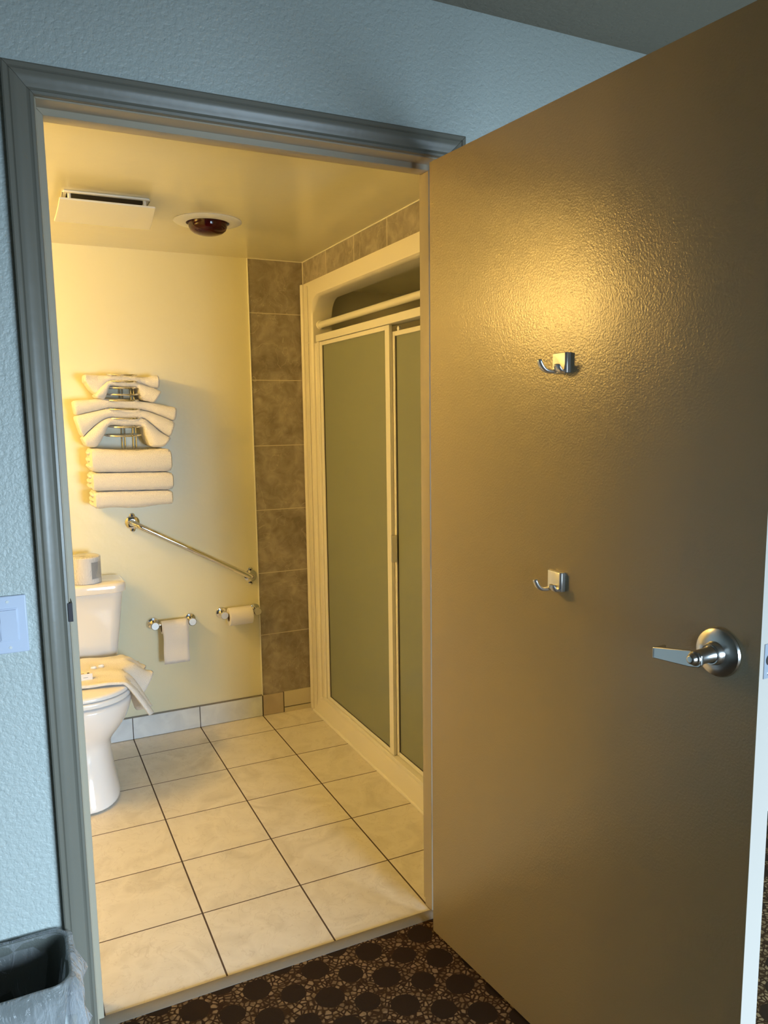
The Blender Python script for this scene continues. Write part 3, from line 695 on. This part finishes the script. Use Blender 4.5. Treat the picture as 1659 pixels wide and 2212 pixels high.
rack_towel([((395,420),(430,478)),((450,340),(512,484)),((520,280),(556,385)),((575,258),(590,318)),((740,264),(740,325)),((890,270),(925,335)),((985,290),(955,400)),((1080,325),(995,490)),((1150,345),(1080,518)),((1228,378),(1135,530))], Yh-.012, D-.016, 'second white washcloth, arched around the upper gap of the rack', gw, 'washcloth', seed=2)
rack_towel([((122,505),(158,692)),((300,492),(320,655)),((440,484),(450,625)),((560,480),(565,603)),((760,488),(760,608)),((960,510),(950,618)),((1130,535),(1100,650)),((1300,570),(1250,705)),((1420,592),(1398,768))], Yh-.004, D-.016, 'widest and highest of the three white hand towels in the rack', gh, seed=3)
rack_towel([((145,700),(240,970)),((320,660),(350,860)),((450,630),(470,768)),((565,610),(580,722)),((760,614),(760,725)),((950,622),(1000,732)),((1100,654),(1110,800)),((1250,709),(1230,900)),((1398,772),(1345,968))], Yh-.012, D-.016, 'middle of the three white hand towels in the rack', gh, seed=4)
rack_towel([((240,978),(300,1100)),((350,864),(420,1092)),((470,772),(520,930)),((580,726),(580,825)),((760,729),(760,832)),((1000,736),(985,835)),((1110,804),(1040,960)),((1230,904),(1110,1090)),((1352,975),(1255,1098))], Yh-.020, D-.016, 'lowest white hand towel, bent around the wide gap of the rack', gh, seed=5)
def bath_roll(zt_, zb, x0, x1, label, seed):
    Yf, Yb = 1.525, D-.016
    xa, ztop = zt(x0, zt_[0], Yf); xb_, _ = zt(x1, zt_[0], Yf); _, zbot = zt(x0, zb[0], Yf)
    _, ztop1 = zt(x1, zt_[1], Yf); _, zbot1 = zt(x1, zb[1], Yf)
    bm = bmesh.new(); rings = []; n = 26
    for i in range(n+1):
        k = i/n; x = xa+(xb_-xa)*k; t1 = ztop+(ztop1-ztop)*k; b1 = zbot+(zbot1-zbot)*k
        if seed == 1: t1 -= .008*math.sin(PI*k)
        if seed == 3: b1 += .004*math.sin(k*9)
        endk = 1-.10*(1-min(1, min(k,1-k)*12))**2
        zc_ = (t1+b1)/2; hh = (t1-b1)/2*endk
        r_ = hh*.72; ring = []
        for (cy_, cz_, a0) in ((Yf+r_, zc_+hh-r_, PI/2), (Yf+r_, zc_-hh+r_, PI)):
            for q in range(7):
                a = a0+PI/2*q/6
                ring.append((x, cy_+r_*math.cos(a)+.0016*noise.noise(Vector((i*.4,q,seed))), cz_+r_*math.sin(a)+.001*noise.noise(Vector((i*.35,q*.4,seed+5)))))
        ring.append((x, Yb, zc_-hh)); ring.append((x, Yb, zc_+hh)); rings.append(ring)
    c0 = Vector((xa,(Yf+Yb)/2,(ztop+zbot)/2)); rings.insert(0, [tuple(c0+(Vector(q)-c0)*.8+Vector((-.007,0,0))) for q in rings[0]])
    c1 = Vector((xb_,(Yf+Yb)/2,(ztop1+zbot1)/2)); rings.append([tuple(c1+(Vector(q)-c1)*.8+Vector((.007,0,0))) for q in rings[-1]])
    ring_loft(bm, rings); o = obj('bath_towel', bm, M['terry'], smooth=True, angle=60); tag(o, label, 'towel', gb)
    bm = bmesh.new(); z0_, z1_ = zbot, ztop                           # folded edges showing at the left end
    for f_ in range(3):
        zc_ = z0_+(z1_-z0_)*(.22+.28*f_)
        tube(bm, [(xa-.006+.002*math.sin(f_*2+j), Yf+.02+j*.03, zc_+.002*math.sin(j*2.)) for j in range(6)], [.004,.008,.0085,.008,.008,.005], 8)
    obj('towel_fold', bm, M['terry'], o, smooth=True, angle=180)
bath_roll((1118,1118), (1432,1420), 345, 1355, 'topmost rolled bath towel under the towel rack gap', 1)
bath_roll((1440,1424), (1672,1650), 365, 1378, 'middle rolled bath towel of the three under the rack', 2)
bath_roll((1680,1656), (1905,1845), 395, 1372, 'lowest rolled bath towel, just above the grab bar', 3)

# ------------------------------------------------------------------ waste bin with liner
BXc, BYc, BZ = -.207, -.112, .300
def brect(hx, hy, z, r, n=6, wob=0, seed=0, wz=0):
    pts = []
    for cx_, cy_, a0 in ((hx-r,hy-r,0),(-hx+r,hy-r,PI/2),(-hx+r,-hy+r,PI),(hx-r,-hy+r,1.5*PI)):
        for i in range(n+1):
            a = a0+PI/2*i/n; pts.append((cx_+r*math.cos(a), cy_+r*math.sin(a)))
    # add points along the straight sides
    full = []
    for k in range(len(pts)):
        a, b = pts[k], pts[(k+1) % len(pts)]; full.append(a)
        if math.hypot(b[0]-a[0], b[1]-a[1]) > .05:
            for q in range(1,8): full.append((a[0]+(b[0]-a[0])*q/8, a[1]+(b[1]-a[1])*q/8))
    out = []
    for k, (x, y) in enumerate(full):
        nz = noise.noise(Vector((x*22, y*22, z*9+seed)))*wob; l = math.hypot(x, y) or 1
        out.append((BXc+x+x/l*nz, BYc+y+y/l*nz, z + wz*noise.noise(Vector((x*30, y*30, seed+20)))))
    return out
o = thing('waste_bin', (BXc, BYc, 0), 'grey rectangular waste bin against the wall beside the door casing', 'waste bin')
bm = bmesh.new()
rg = [brect(.098,.070,.001,.03), brect(.132,.089,BZ-.018,.036), brect(.140,.096,BZ-.016,.038), brect(.140,.096,BZ-.004,.038), brect(.138,.094,BZ,.037), brect(.134,.090,BZ-.001,.036), brect(.129,.086,BZ-.018,.035), brect(.096,.068,.006,.028)]
vs = ring_loft(bm, rg, cap=False); bm.faces.new(vs[0][::-1]); bm.faces.new(vs[-1])
obj('bin_body', bm, M['bin'], o, smooth=True, angle=40)
bm = bmesh.new()
rg = [brect(.092,.064,.012,.028,wob=.01,seed=1), brect(.110,.078,.14,.03,wob=.012,seed=2), brect(.124,.082,BZ-.05,.034,wob=.010,seed=3), brect(.1335,.0895,BZ-.002,.036,wob=.002,seed=4), brect(.139,.095,BZ+.0025,.038,wob=.003,seed=4),
      brect(.146,.107,BZ-.002,.040,wob=.010,seed=5), brect(.152,.112,BZ-.03,.042,wob=.022,seed=6), brect(.158,.113,BZ-.07,.045,wob=.03,seed=7), brect(.160,.112,BZ-.11,.045,wob=.034,seed=8,wz=.01), brect(.158,.110,BZ-.16,.045,wob=.03,seed=9,wz=.015), brect(.152,.106,BZ-.21,.045,wob=.03,seed=10,wz=.03)]
rg = [[(x, min(y, -.024 if x > -.080 else -.004), z) for x, y, z in r_] for r_ in rg]
vs = ring_loft(bm, rg, cap=False); bm.faces.new(vs[0][::-1])
ln = obj('bin_liner', bm, M['liner'], smooth=True, angle=180); tag(ln, 'crumpled clear plastic liner folded over the rim of the grey waste bin', 'bin liner')
